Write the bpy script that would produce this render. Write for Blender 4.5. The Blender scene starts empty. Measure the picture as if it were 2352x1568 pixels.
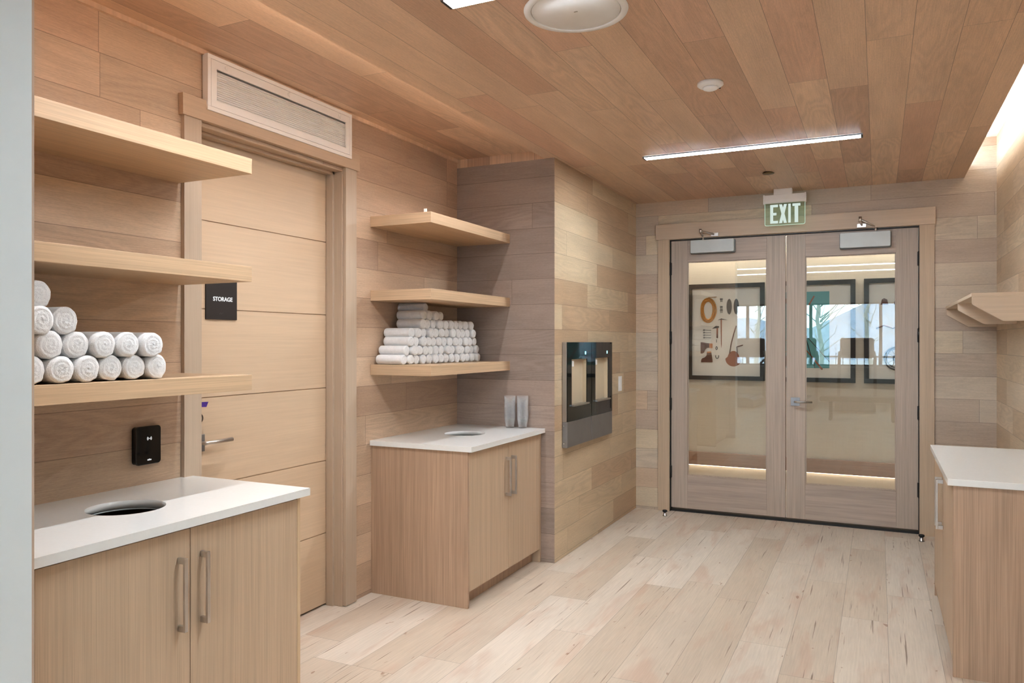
import bpy, bmesh, math, random
from mathutils import Vector, Matrix
random.seed(7)
C = bpy.context.scene.collection
sc = bpy.context.scene
PI = math.pi

# ------------------------------------------------------------------ node helpers
def srgb(r, g, b):
    f = lambda c: (c/12.92 if c <= .04045 else ((c+.055)/1.055)**2.4)
    return (f(r/255), f(g/255), f(b/255), 1)

def ds(c, k=.84):
    l = .3*c[0]+.6*c[1]+.1*c[2]
    return ((l+(c[0]-l)*k)*.965, (l+(c[1]-l)*k), (l+(c[2]-l)*k)*.985, 1)

class NT:
    def __init__(s, name):
        s.m = bpy.data.materials.new(name); s.m.use_nodes = True
        s.t = s.m.node_tree; s.t.nodes.clear()
        s.out = s.n('ShaderNodeOutputMaterial')
    def n(s, t, **k):
        nd = s.t.nodes.new(t)
        for a, b in k.items(): setattr(nd, a, b)
        return nd
    def l(s, a, b): s.t.links.new(a, b)
    def put(s, sock, v):
        if isinstance(v, (int, float)): sock.default_value = v
        elif isinstance(v, (tuple, list)): sock.default_value = v
        else: s.l(v, sock)
    def math(s, op, a, b=0.0, c=None):
        nd = s.n('ShaderNodeMath', operation=op)
        s.put(nd.inputs[0], a); s.put(nd.inputs[1], b)
        if c is not None: s.put(nd.inputs[2], c)
        return nd.outputs[0]
    def comb(s, x, y, z):
        nd = s.n('ShaderNodeCombineXYZ')
        s.put(nd.inputs[0], x); s.put(nd.inputs[1], y); s.put(nd.inputs[2], z)
        return nd.outputs[0]
    def coord(s):
        tc = s.n('ShaderNodeTexCoord'); sp = s.n('ShaderNodeSeparateXYZ')
        s.l(tc.outputs['Object'], sp.inputs[0]); return sp.outputs
    def noise(s, vec, detail=3, rough=.55, scale=1.0, dist=0.0):
        nd = s.n('ShaderNodeTexNoise'); s.l(vec, nd.inputs['Vector'])
        nd.inputs['Scale'].default_value = scale; nd.inputs['Detail'].default_value = detail
        nd.inputs['Roughness'].default_value = rough; nd.inputs['Distortion'].default_value = dist
        return nd.outputs['Fac']
    def maprange(s, v, a, b, c, d, smooth=False):
        nd = s.n('ShaderNodeMapRange')
        if smooth: nd.interpolation_type = 'SMOOTHSTEP'
        s.put(nd.inputs[0], v)
        for i, x in enumerate((a, b, c, d)): nd.inputs[i+1].default_value = x
        return nd.outputs[0]
    def ramp(s, v, stops, interp='LINEAR'):
        nd = s.n('ShaderNodeValToRGB'); cr = nd.color_ramp; cr.interpolation = interp
        while len(cr.elements) < len(stops): cr.elements.new(.5)
        for e, (p, c) in zip(cr.elements, stops): e.position = p; e.color = c
        s.put(nd.inputs[0], v); return nd.outputs[0]
    def mul(s, col, fac):
        nd = s.n('ShaderNodeVectorMath', operation='SCALE')
        s.put(nd.inputs[0], col if not isinstance(col, tuple) else col[:3]); s.put(nd.inputs['Scale'], fac)
        return nd.outputs[0]
    def mix(s, f, a, b):
        nd = s.n('ShaderNodeMix', data_type='RGBA')
        s.put(nd.inputs[0], f); s.put(nd.inputs[6], a); s.put(nd.inputs[7], b)
        return nd.outputs[2]
    def bsdf(s, col, rough=.5, metal=0., spec=.5, bump=None, bstr=.1, bdist=.001, **kw):
        b = s.n('ShaderNodeBsdfPrincipled')
        s.put(b.inputs['Base Color'], col); s.put(b.inputs['Roughness'], rough)
        b.inputs['Metallic'].default_value = metal; b.inputs['Specular IOR Level'].default_value = spec
        for k, v in kw.items(): b.inputs[k.replace('_', ' ')].default_value = v
        if bump is not None:
            bp = s.n('ShaderNodeBump'); s.put(bp.inputs['Height'], bump)
            bp.inputs['Strength'].default_value = bstr; bp.inputs['Distance'].default_value = bdist
            s.l(bp.outputs[0], b.inputs['Normal'])
        s.l(b.outputs[0], s.out.inputs[0]); return s.m

def simple(name, col, rough=.5, metal=0., spec=.5, var=.04, scale=8., **kw):
    t = NT(name); x, y, z = t.coord()
    n = t.noise(t.comb(x, y, z), 3, .5, scale)
    return t.bsdf(t.mul(col, t.maprange(n, .3, .7, 1-var, 1+var)), rough, metal, spec, **kw)

def emit(name, col, strength):
    t = NT(name); e = t.n('ShaderNodeEmission'); e.inputs[0].default_value = col; e.inputs[1].default_value = strength
    t.l(e.outputs[0], t.out.inputs[0]); return t.m

WALLPAL = [srgb(204,174,148), srgb(193,162,138), srgb(212,184,158), srgb(187,157,135), srgb(206,171,145), srgb(196,168,143)]
def planks(name, au, av, w, v0, L, pal, seed=0., tint=(1,1,1), grain=1., rough=.42, seam=.0011, seamdark=.5):
    t = NT(name); xyz = t.coord(); u = xyz[au]; v = xyz[av]
    rf = t.math('DIVIDE', t.math('SUBTRACT', v, v0), w)
    row = t.math('FLOOR', rf); fv = t.math('FRACT', rf)
    w1 = t.n('ShaderNodeTexWhiteNoise', noise_dimensions='1D'); t.put(w1.inputs['W'], t.math('ADD', row, seed+.37))
    uf = t.math('ADD', t.math('DIVIDE', u, L), t.math('MULTIPLY', w1.outputs['Value'], 13.7))
    col = t.math('FLOOR', uf); fu = t.math('FRACT', uf)
    w2 = t.n('ShaderNodeTexWhiteNoise', noise_dimensions='3D'); t.l(t.comb(row, col, seed+.5), w2.inputs['Vector'])
    h = w2.outputs['Value']; sp = t.n('ShaderNodeSeparateColor'); t.l(w2.outputs['Color'], sp.inputs[0]); h2 = sp.outputs[1]
    n = len(pal)
    base = t.ramp(h, [(i/n, ds(c)) for i, c in enumerate(pal)], 'CONSTANT')
    uo = t.math('ADD', u, t.math('MULTIPLY', h, 40.)); vo = t.math('ADD', v, t.math('MULTIPLY', h2, 17.))
    S = lambda a, b, c=0: t.comb(t.math('MULTIPLY', uo, a), t.math('MULTIPLY', vo, b), c)
    fine = t.noise(S(5., 210.), 3, .6)
    fleck = t.noise(S(45., 260.), 2, .6)
    mott = t.noise(S(1.3, 7.), 2, .5)
    warp = t.noise(S(.9, 5.5), 2, .45)
    rings = t.math('SINE', t.math('MULTIPLY', warp, 95.))
    ringamt = t.maprange(h2, .2, .9, .008, .055)
    f = t.math('ADD', t.maprange(fine, .3, .7, -.085*grain, .075*grain), t.maprange(fleck, .3, .7, -.075*grain, .065*grain))
    f = t.math('ADD', f, t.maprange(mott, .3, .7, -.085, .075))
    f = t.math('ADD', f, t.math('MULTIPLY', rings, ringamt))
    f = t.math('ADD', f, 1.)
    dv = t.math('MULTIPLY', t.math('MINIMUM', fv, t.math('SUBTRACT', 1., fv)), w)
    du = t.math('MULTIPLY', t.math('MINIMUM', fu, t.math('SUBTRACT', 1., fu)), L)
    d = t.math('MINIMUM', dv, du)
    sm = t.maprange(d, seam*.5, seam*1.6, seamdark, 1., True)
    f = t.math('MULTIPLY', f, sm)
    c = t.mul(base, f)
    tn = t.n('ShaderNodeVectorMath', operation='MULTIPLY'); t.l(c, tn.inputs[0]); tn.inputs[1].default_value = tint
    return t.bsdf(tn.outputs[0], rough, 0, .35, bump=sm, bstr=.25, bdist=.001)

def oak(name, col, grainaxis, s=(190., 190., 190.), amp=.09, rough=.42, line=None):
    """rift-cut veneer; grainaxis is the axis along which the grain runs"""
    t = NT(name); xyz = t.coord(); col = ds(col)
    def vec(k, lo):
        a = [t.math('MULTIPLY', xyz[i], (lo if i == grainaxis else s[i]*k)) for i in range(3)]
        return t.comb(*a)
    fine = t.noise(vec(1., 2.2), 3, .65); mid = t.noise(vec(.22, .9), 2, .5); big = t.noise(vec(.012, .5), 2, .5)
    f = t.math('ADD', t.maprange(fine, .3, .7, -amp, amp*.8), t.maprange(mid, .3, .7, -amp*.4, amp*.4))
    f = t.math('ADD', f, t.maprange(big, .3, .7, -.04, .04)); f = t.math('ADD', f, 1.)
    return t.bsdf(t.mul(col, f), rough, 0, .35, bump=fine, bstr=.08, bdist=.0006)

def floormat():
    t = NT('floor_planks'); x, y, z = t.coord(); w = .228; L = 1.55
    rf = t.math('DIVIDE', t.math('SUBTRACT', x, .045), w); row = t.math('FLOOR', rf); fv = t.math('FRACT', rf)
    w1 = t.n('ShaderNodeTexWhiteNoise', noise_dimensions='1D'); t.put(w1.inputs['W'], t.math('ADD', row, 3.3))
    uf = t.math('ADD', t.math('DIVIDE', y, L), t.math('MULTIPLY', w1.outputs['Value'], 9.7))
    col = t.math('FLOOR', uf); fu = t.math('FRACT', uf)
    w2 = t.n('ShaderNodeTexWhiteNoise', noise_dimensions='3D'); t.l(t.comb(row, col, 4.2), w2.inputs['Vector'])
    h = w2.outputs['Value']; sp = t.n('ShaderNodeSeparateColor'); t.l(w2.outputs['Color'], sp.inputs[0]); h2 = sp.outputs[1]
    base = t.ramp(h, [(0, srgb(208,194,179)), (.2, srgb(203,188,172)), (.4, srgb(213,201,188)), (.6, srgb(200,184,167)), (.8, srgb(210,197,183))], 'CONSTANT')
    uo = t.math('ADD', y, t.math('MULTIPLY', h, 40.)); vo = t.math('ADD', x, t.math('MULTIPLY', h2, 17.))
    S = lambda a, b: t.comb(t.math('MULTIPLY', uo, a), t.math('MULTIPLY', vo, b), 0)
    fine = t.noise(S(5., 120.), 4, .65); mott = t.noise(S(1.2, 5.), 3, .55)
    crack = t.noise(S(1.5, 62.), 3, .55, dist=.06); knot = t.noise(S(9., 22.), 2, .5, dist=.4); blotch = t.noise(S(1.6, 6.5), 3, .6, dist=.6)
    cw = t.noise(S(1.1, 3.), 1, .5)
    f = t.math('ADD', t.maprange(fine, .3, .7, -.085, .075), t.maprange(mott, .3, .7, -.07, .06)); f = t.math('ADD', f, 1.)
    c = t.mul(base, f)
    ck = t.math('MULTIPLY', t.maprange(crack, .63, .685, 0, 1, True), t.maprange(cw, .42, .52, 0, 1, True))
    c = t.mix(t.math('MULTIPLY', t.maprange(blotch, .50, .70, 0, 1, True), .34), c, srgb(188,148,126))
    c = t.mix(t.math('MULTIPLY', t.maprange(knot, .69, .76, 0, 1, True), .7), c, srgb(150,112,88))
    c = t.mix(t.math('MULTIPLY', ck, .75), c, srgb(118,92,74))
    dv = t.math('MULTIPLY', t.math('MINIMUM', fv, t.math('SUBTRACT', 1., fv)), w)
    du = t.math('MULTIPLY', t.math('MINIMUM', fu, t.math('SUBTRACT', 1., fu)), L)
    sm = t.maprange(t.math('MINIMUM', dv, du), .0005, .0022, .66, 1., True)
    c = t.mul(c, sm)
    return t.bsdf(c, .5, 0, .3, bump=sm, bstr=.2)

def glassmat(name, tint, rough=.0, mult=1.0, refl=(1,1,1,1)):
    t = NT(name)
    tr = t.n('ShaderNodeBsdfTransparent'); tr.inputs[0].default_value = tint
    gl = t.n('ShaderNodeBsdfGlossy'); gl.inputs['Roughness'].default_value = rough; gl.inputs['Color'].default_value = refl
    fr = t.n('ShaderNodeFresnel'); fr.inputs[0].default_value = 1.5
    f = t.math('MINIMUM', t.math('MULTIPLY', fr.outputs[0], mult), 1.)
    mx = t.n('ShaderNodeMixShader'); t.l(f, mx.inputs[0]); t.l(tr.outputs[0], mx.inputs[1]); t.l(gl.outputs[0], mx.inputs[2])
    t.l(mx.outputs[0], t.out.inputs[0]); return t.m

# ------------------------------------------------------------------ materials
W = .1763
M = {}
M['wl'] = planks('veneer_planks_left', 1, 2, W, 2.49, 1.35, WALLPAL, 1., (1.03,.985,.96))
M['wniche_shaded'] = planks('veneer_planks_niche_shaded', 0, 2, W, 2.49, 1.9, [srgb(180,156,142), srgb(172,149,136), srgb(184,158,143)], 2., (.88,.88,.9))  # same veneer; niche shade put into a darker palette and tint
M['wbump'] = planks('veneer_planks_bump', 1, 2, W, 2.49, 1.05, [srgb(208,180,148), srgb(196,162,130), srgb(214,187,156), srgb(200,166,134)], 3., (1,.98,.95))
M['wback'] = planks('veneer_planks_back', 0, 2, W, 2.49, 1.3, [srgb(206,185,165), srgb(195,172,153), srgb(214,191,164), srgb(193,169,151), srgb(208,178,152), srgb(200,180,162)], 4.4)
M['wright'] = planks('veneer_planks_right', 1, 2, W, 2.49, 1.2, [srgb(214,186,156), srgb(204,174,144), srgb(218,192,166)], 5.)
M['ceil'] = planks('veneer_planks_ceiling', 1, 0, W, .13, 1.75, [srgb(214,182,154), srgb(201,166,140), srgb(222,191,163), srgb(212,174,148), srgb(217,186,159), srgb(205,169,142)], 6., (1.09,1.01,.98))
M['floor'] = floormat()
M['cabv'] = oak('rift_oak_vertical', srgb(202,170,141), 2, amp=.12)
M['cabside'] = oak('rift_oak_side_panel', srgb(189,153,126), 2, amp=.18)
M['shelfy'] = oak('oak_grain_along_y', srgb(212,175,138), 1, amp=.14)
M['shelfx'] = oak('oak_grain_along_x', srgb(214,178,142), 0, amp=.14)
M['doorleaf'] = oak('oak_door_leaf', srgb(218,186,155), 1, (60,60,90), .05)
M['trimv'] = oak('oak_casing_vertical', srgb(197,172,150), 2, (120,120,120), .06)
M['trimy'] = oak('oak_casing_along_y', srgb(200,167,139), 1, (90,90,90), .06)
M['trimx'] = oak('oak_casing_along_x', srgb(208,180,156), 0, (90,90,90), .06)
M['taupev'] = oak('taupe_oak_vertical', srgb(187,166,152), 2, (110,110,110), .13)
M['taupex'] = oak('taupe_oak_along_x', srgb(185,163,150), 0, (70,70,70), .13)
M['trimv2'] = oak('oak_frame_vertical', srgb(200,172,146), 2, (90,90,90), .09)
M['pale'] = oak('pale_shelf_oak', srgb(222,194,168), 0, (150,150,150), .06)
M['edge'] = oak('pale_edge_band', srgb(214,180,142), 2, (60,60,60), .04)
M['white'] = simple('white_painted_wall', srgb(226,232,234), .6, var=.012)
M['beige'] = simple('beige_wall_edge', srgb(200,178,160), .7)
M['quartz'] = simple('white_quartz', srgb(232,232,230), .16, var=.012, scale=60)
M['sleeve'] = simple('pale_grey_sleeve', srgb(205,210,212), .3)
M['dark'] = simple('dark_void', srgb(24,20,18), .8)
M['black'] = simple('black_plastic', srgb(14,14,15), .18, spec=.4)
M['blackglass'] = simple('black_glass', srgb(9,13,15), .04, spec=.55)
M['signblack'] = simple('dark_brown_sign', srgb(46,40,38), .5)
M['lightgrey'] = simple('grey_status_strip', srgb(120,122,120), .4)
M['ink_glow'] = emit('glowing_white_ink', (1,1,1,1), .75)  # printed lettering given a glow to read white; not a lamp
M['whitepl'] = simple('white_plastic', srgb(247,246,246), .4)
M['ventw'] = simple('white_enamel_grille', srgb(250,246,243), .45, var=.01)
M['steel'] = simple('brushed_steel', srgb(190,188,185), .28, 1.)
M['satin'] = simple('satin_grey_steel', srgb(150,150,152), .42, .85)
M['nickel'] = simple('satin_nickel', srgb(208,203,198), .36, 1.)
M['darknickel'] = simple('dark_nickel', srgb(120,112,104), .38, 1.)
M['alum'] = simple('silver_painted_cover', srgb(196,200,200), .45, .1)
M['hinge'] = simple('black_hinge', srgb(26,24,24), .4)
M['purple'] = simple('purple_tape', srgb(74,44,140), .6, var=.25, scale=160)
M['led'] = emit('led_diffuser', (.85,.94,1,1), 104.)
M['led_cove'] = emit('cove_led_tape', (.93,.97,1,1), 34.)
M['led_warm'] = emit('warm_led_tape', (1,.84,.66,1), 5.)
M['led_niche'] = emit('niche_led_tape', (1,.93,.85,1), 14.)
M['led_gym'] = emit('gym_led', (.93,.97,1,1), 19.)
M['led_corr_fill'] = emit('corridor_fill_led', (.97,.97,1,1), 20.)  # emission of the added corridor fill strips
M['bluelight'] = emit('blue_display', (.35,.85,1,1), 2.2)
M['sage'] = simple('bronze_cover_plate', srgb(110,92,60), .45, .3)
M['glass'] = glassmat('door_glass', (.975,.985,.98,1), .0, 1.7, (.86,1,1,1))
M['winglass'] = glassmat('window_glass', (.97,.98,.98,1))
M['acrylic'] = glassmat('green_lit_acrylic', (.88,.97,.90,1), .3, .25)
M['greenedge'] = emit('lit_acrylic_edge', (.75,1,.86,1), .6)
M['exitw'] = emit('exit_letters', (.86,1,.92,1), .62)
t = NT('clear_cup_plastic')
tr = t.n('ShaderNodeBsdfTransparent'); tr.inputs[0].default_value = (.985,.985,.985,1)
pb = t.n('ShaderNodeBsdfPrincipled'); pb.inputs['Base Color'].default_value = (.95,.95,.96,1); pb.inputs['Roughness'].default_value = .15; pb.inputs['Specular IOR Level'].default_value = .9
lw = t.n('ShaderNodeLayerWeight'); lw.inputs[0].default_value = .4
mx = t.n('ShaderNodeMixShader'); t.l(t.maprange(lw.outputs['Facing'], 0, 1, .045, .5), mx.inputs[0]); t.l(tr.outputs[0], mx.inputs[1]); t.l(pb.outputs[0], mx.inputs[2])
t.l(mx.outputs[0], t.out.inputs[0]); M['cup'] = t.m
def towelmat():
    t = NT('white_terry_cloth'); x, y, z = t.coord()
    n = t.noise(t.comb(x, y, z), 3, .7, 330.); n2 = t.noise(t.comb(x, y, z), 2, .5, 45.)
    f = t.math('MULTIPLY', t.maprange(n, .25, .75, .86, 1.06), t.maprange(n2, .3, .7, .96, 1.03))
    return t.bsdf(t.mul(srgb(246,246,247), f), .95, 0, .1, bump=n, bstr=.7, bdist=.003, Sheen_Weight=.3)
M['towel'] = towelmat()
def wallpaper():
    t = NT('woven_beige_wallpaper'); x, y, z = t.coord()
    a = t.noise(t.comb(t.math('MULTIPLY', x, 3.), 0, t.math('MULTIPLY', z, 260.)), 2, .6)
    b = t.noise(t.comb(t.math('MULTIPLY', x, 260.), 0, t.math('MULTIPLY', z, 3.)), 2, .6)
    f = t.math('ADD', t.maprange(a, .3, .7, .45, .53), t.maprange(b, .3, .7, .46, .52))
    return t.bsdf(t.mul(srgb(200,189,172), f), .85, 0, .1)
M['paper'] = wallpaper()
M['frameblk'] = oak('dark_picture_frame', srgb(46,36,32), 2, (60,60,60), .12)
M['mat'] = simple('off_white_mount', srgb(214,208,198), .9, var=.01)
M['teal'] = simple('teal_panel', srgb(96,150,150), .8)
M['rope'] = simple('ochre_rope', srgb(170,116,44), .8, var=.25, scale=90)
M['leather'] = simple('brown_leather', srgb(92,54,38), .6, var=.2, scale=60)
M['tan'] = simple('tan_leather', srgb(190,128,84), .6)
M['toolwood'] = simple('tool_handle_wood', srgb(140,84,56), .6)
M['toolgrey'] = simple('dark_tool_steel', srgb(70,64,62), .5, .4)
M['gymwall'] = simple('gym_pale_wall', srgb(196,204,204), .8)
M['gymceil'] = simple('gym_ceiling_grey', srgb(150,168,170), .9)
M['rubber'] = simple('black_rubber', srgb(28,28,30), .6)
M['gymgrey'] = simple('grey_machine_shroud', srgb(120,122,124), .4)
M['screen'] = simple('dark_screen', srgb(60,50,46), .15)
M['snow'] = simple('snow', srgb(240,244,250), .9, var=.05, scale=.6)
M['bark'] = simple('pale_aspen_bark', srgb(205,198,184), .9, var=.2, scale=12)
M['iron'] = simple('dark_iron_fence', srgb(50,50,52), .6)
M['hill'] = simple('distant_snowy_hill', srgb(196,204,218), 1., var=.35, scale=.7)
M['conifer'] = simple('conifer_green', srgb(60,84,56), 1., var=.3, scale=2.)
M['interior'] = oak('warm_satin_recess', srgb(214,190,160), 2, (90,90,90), .04, .35)

# ------------------------------------------------------------------ mesh builder
class MB:
    def __init__(s): s.v = []; s.f = []; s.mi = []; s.sm = []
    def face(s, idx, m=0, smooth=False): s.f.append(idx); s.mi.append(m); s.sm.append(smooth)
    def box(s, x0, x1, y0, y1, z0, z1, m=0):
        if isinstance(m, int): m = (m, m, m)
        b = len(s.v)
        s.v += [(x, y, z) for x in (x0, x1) for y in (y0, y1) for z in (z0, z1)]
        for q, k in (((0,1,3,2),0), ((4,6,7,5),0), ((0,4,5,1),1), ((2,3,7,6),1), ((0,2,6,4),2), ((1,5,7,3),2)):
            s.face([b+i for i in q], m[k])
        return s
    def prism(s, pts, axis, a, b, m=0, msmooth=False):
        """2D polygon pts extruded on axis from a to b; pts order: the two remaining axes in order"""
        n = len(pts); o = len(s.v)
        for t in (a, b):
            for p in pts:
                c = list(p); c.insert(axis, t); s.v.append(tuple(c))
        s.face([o+i for i in range(n)][::-1], m); s.face([o+n+i for i in range(n)], m)
        for i in range(n):
            j = (i+1) % n; s.face([o+i, o+j, o+n+j, o+n+i], m, msmooth)
        return s
    def tube(s, pts, r, n=10, m=0, cap=True):
        pts = [Vector(p) for p in pts]; o = len(s.v); rr = r if isinstance(r, (list, tuple)) else [r]*len(pts)
        prev = None
        for i, p in enumerate(pts):
            d = (pts[min(i+1, len(pts)-1)] - pts[max(i-1, 0)]).normalized()
            up = prev if prev is not None else (Vector((0,0,1)) if abs(d.z) < .9 else Vector((1,0,0)))
            a = d.cross(up).normalized(); bb = a.cross(d).normalized(); prev = bb
            for k in range(n):
                t = 2*PI*k/n; s.v.append(tuple(p + (a*math.cos(t) + bb*math.sin(t))*rr[i]))
        for i in range(len(pts)-1):
            for k in range(n):
                q = o+i*n; s.face([q+k, q+(k+1) % n, q+n+(k+1) % n, q+n+k], m, True)
        if cap:
            s.face([o+k for k in range(n)][::-1], m); s.face([o+(len(pts)-1)*n+k for k in range(n)], m)
        return s
    def lathe(s, prof, c, axis=2, n=48, m=0, closed=False, smooth=True):
        """prof: (radius, height) pairs about point c along axis"""
        o = len(s.v); a1, a2 = [(1,2),(2,0),(0,1)][axis]
        for r, h in prof:
            for k in range(n):
                t = 2*PI*k/n; p = [0,0,0]; p[axis] = h; p[a1] = r*math.cos(t); p[a2] = r*math.sin(t)
                s.v.append((c[0]+p[0], c[1]+p[1], c[2]+p[2]))
        for i in range(len(prof)-1):
            for k in range(n):
                q = o+i*n; s.face([q+k, q+(k+1) % n, q+n+(k+1) % n, q+n+k], m, smooth)
        if not closed:
            if prof[0][0] > 1e-6: s.face([o+k for k in range(n)][::-1], m)
            if prof[-1][0] > 1e-6: s.face([o+(len(prof)-1)*n+k for k in range(n)], m)
        return s
    def build(s, name, mats, parent=None, bevel=0., seg=2):
        if not isinstance(mats, (list, tuple)): mats = [mats]
        me = bpy.data.meshes.new(name)
        off = Vector(parent['_o']) if parent is not None and '_o' in parent else Vector((0,0,0))
        me.from_pydata([tuple(Vector(v)-off) for v in s.v], [], s.f)
        for m in mats: me.materials.append(M[m] if isinstance(m, str) else m)
        for p, mi, smo in zip(me.polygons, s.mi, s.sm): p.material_index = mi; p.use_smooth = smo
        bm = bmesh.new(); bm.from_mesh(me); bmesh.ops.recalc_face_normals(bm, faces=bm.faces); bm.to_mesh(me); bm.free()
        o = bpy.data.objects.new(name, me); C.objects.link(o)
        if parent is not None:
            o.parent = parent; o['_o'] = tuple(off)
        if bevel:
            b = o.modifiers.new('bevel', 'BEVEL'); b.width = bevel; b.segments = seg; b.limit_method = 'ANGLE'; b.angle_limit = math.radians(40)
        return o
def B(x0, x1, y0, y1, z0, z1, m=0): return MB().box(x0, x1, y0, y1, z0, z1, m)
def thing(name, loc, label=None, cat=None, group=None, kind=None):
    o = bpy.data.objects.new(name, None); o.location = loc; o.empty_display_size = .1; C.objects.link(o); o['_o'] = tuple(loc)
    tag(o, label, cat, group, kind); return o
def tag(o, label=None, cat=None, group=None, kind=None):
    if label: o['label'] = label
    if cat: o['category'] = cat
    if group: o['group'] = group
    if kind: o['kind'] = kind
    return o
def struct(name, mb, mats, label=None, **k):
    o = mb.build(name, mats, **k); o['kind'] = 'structure'
    if label: o['label'] = label
    return o
def rbox2d(u0, u1, v0, v1, r, n=6):
    pts = []
    for cu, cv, a in ((u1-r, v1-r, 0), (u0+r, v1-r, PI/2), (u0+r, v0+r, PI), (u1-r, v0+r, 1.5*PI)):
        for i in range(n+1):
            t = a + PI/2*i/n; pts.append((cu+r*math.cos(t), cv+r*math.sin(t)))
    return pts
def text(name, body, size, mat, loc, rot, parent=None, ext=.0006, sx=1., bold=0., space=1.):
    cu = bpy.data.curves.new(name, 'FONT'); cu.body = body; cu.size = size; cu.extrude = ext; cu.offset = bold
    cu.align_x = 'CENTER'; cu.align_y = 'CENTER'; cu.space_character = space
    o = bpy.data.objects.new(name+'_tmp', cu); C.objects.link(o)
    bpy.context.view_layer.update()
    me = bpy.data.meshes.new_from_object(o.evaluated_get(bpy.context.evaluated_depsgraph_get()))
    bpy.data.objects.remove(o)
    me.materials.clear(); me.materials.append(M[mat])
    ob = bpy.data.objects.new(name, me); C.objects.link(ob)
    off = Vector(parent['_o']) if parent is not None else Vector((0,0,0))
    ob.matrix_local = Matrix.Translation(Vector(loc)-off) @ rot.to_4x4() @ Matrix.Diagonal((sx,1,1,1))
    if parent is not None: ob.parent = parent
    return ob
ROT_PX = Matrix(((0,0,1),(1,0,0),(0,1,0)))       # reads left to right for a viewer looking towards -x
ROT_NY = Matrix(((1,0,0),(0,0,-1),(0,1,0)))      # for a viewer looking towards +y
def dup(o, loc=None):
    r = o.copy(); C.objects.link(r)
    if loc is not None: r.location = loc
    for ch in list(o.children):
        c = ch.copy(); C.objects.link(c); c.parent = r
        for g in ch.children:
            d = g.copy(); C.objects.link(d); d.parent = c
    return r

# ------------------------------------------------------------------ camera
F = 1756.; yaw = math.radians(25.61)
cam = bpy.data.cameras.new('camera'); cam.sensor_width = 36; cam.lens = F/2352*36; cam.shift_y = (785.7-784)/2352; cam.clip_start = .02; cam.clip_end = 400
co = bpy.data.objects.new('camera', cam); C.objects.link(co); co.location = (0, 0, 1.52); co.rotation_euler = (PI/2, 0, yaw); sc.camera = co

# ------------------------------------------------------------------ setting
XL = -2.78; YN = 4.87; XB = -2.01; YB = 6.83; XR = .81; ZC = 2.79; ZA = 2.85; XE = -2.085; CE = .598; ZT = 3.085
struct('floor', B(-9, 7, -7.1, 8.75, -.12, 0), 'floor')
m = MB(); m.box(XE, CE, 1.2, YB, ZC, ZC+.10); m.box(XL-.15, XE, 1.2, YN, ZA, ZA+.04); m.box(XL-.15, XE, YN, YB, ZC, ZC+.1)
m.box(XL, XL+.016, 1.30, YN, ZA-.022, ZA)
struct('ceiling', m, 'ceil')
struct('ceiling_cove', B(CE-.25, XR+.2, 1.2, YB+.1, ZT, ZT+.05), 'white')
m = MB(); y0, y1, zt = 2.512, 3.545, 2.507
m.box(XL-.15, XL, 1.2, y0, 0, 2.95); m.box(XL-.15, XL, y1, YN, 0, 2.95); m.box(XL-.15, XL, y0, y1, zt, 2.95)
struct('wall_left', m, 'wl')
m = MB(); m.box(-4.6, -4.5, 1.25, YN, 0, 3.0); m.box(-4.5, XL-.15, 1.25, 1.32, 0, 3.0); m.box(-4.5, XL-.15, YN-.1, YN, 0, 3.0); m.box(-4.6, XL-.15, 1.25, YN, 2.95, 3.0)
struct('wall_storage_blocker', m, 'gymwall')  # unseen shell added to stop sky light leaking under the storage door
struct('wall_left_return', B(XL-.15, XB, YN, YB, 0, ZC, (1, 0, 0)), ['wniche_shaded', 'wbump'])
m = MB(); dx0, dx1, dz = -1.698, .295, 2.44
m.box(-4.2, dx0, YB, YB+.13, 0, 3.15); m.box(dx1, 3.2, YB, YB+.13, 0, 3.15); m.box(dx0, dx1, YB, YB+.13, dz, 3.15)
struct('wall_back', m, 'wback')
struct('wall_right', B(XR, XR+.14, 1.2, YB, 0, 3.15), 'wright')
m = B(-3.2, -2.045, 1.10, 1.2905, 0, 3.2); m.box(-3.2, -2.047, 1.2905, 1.2985, 0, ZA, 1)
struct('wall_partition', m, ['white', 'beige'], 'white painted wall end beside the near cabinet')
m = MB(); m.box(-9, -3.2, 1.1, 1.25, 0, 3.2); m.box(XR, 7, 1.1, 1.25, 0, 3.2); m.box(-2.1, XR, 1.1, 1.2, ZC, 3.2)
struct('wall_gym_near', m, 'gymwall')

# ------------------------------------------------------------------ storage door (door_1)
D = thing('door_1', (-2.885, 3.03, 0), 'flush oak storage door with horizontal grooves, left wall', None, kind='structure')
m = MB(); zs = [.012, .419, .837, 1.257, 1.678, 2.098, 2.505]
for i in range(6):
    m.box(-2.925, -2.885, y0+.003, y1-.012, zs[i]+(.0025 if i else 0), zs[i+1]-.0025)
m.box(-2.922, -2.890, y0+.004, y1-.013, .013, 2.504, 1)
leaf = m.build('door_leaf', ['doorleaf', 'trimy'], D)
m = MB()   # jamb with stop, both sides and head
for s, e in ((y0, 1), (y1, -1)):
    a, b = sorted((s, s+e*.006)); m.box(-2.93, XL+.001, a, b, 0, zt, 0)
    a, b = sorted((s, s+e*.022)); m.box(-2.882, -2.835, a, b, 0, zt, 0)
m.box(-2.93, XL+.001, y0, y1, zt-.006, zt, 1); m.box(-2.882, -2.835, y0, y1, zt-.022, zt, 1)
m.build('door_jamb', ['trimv', 'trimy'], D, bevel=.0015)
B(XL, XL+.022, 2.414, y0-.002, 0, 2.523).build('casing', 'trimv', D, bevel=.0012)
B(XL, XL+.022, y1+.002, 3.647, .004, 2.523).build('casing', 'trimv', D, bevel=.0012)
B(XL, XL+.030, 2.400, 3.668, 2.523, 2.618).build('head_casing', 'trimy', D, bevel=.0012)
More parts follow.
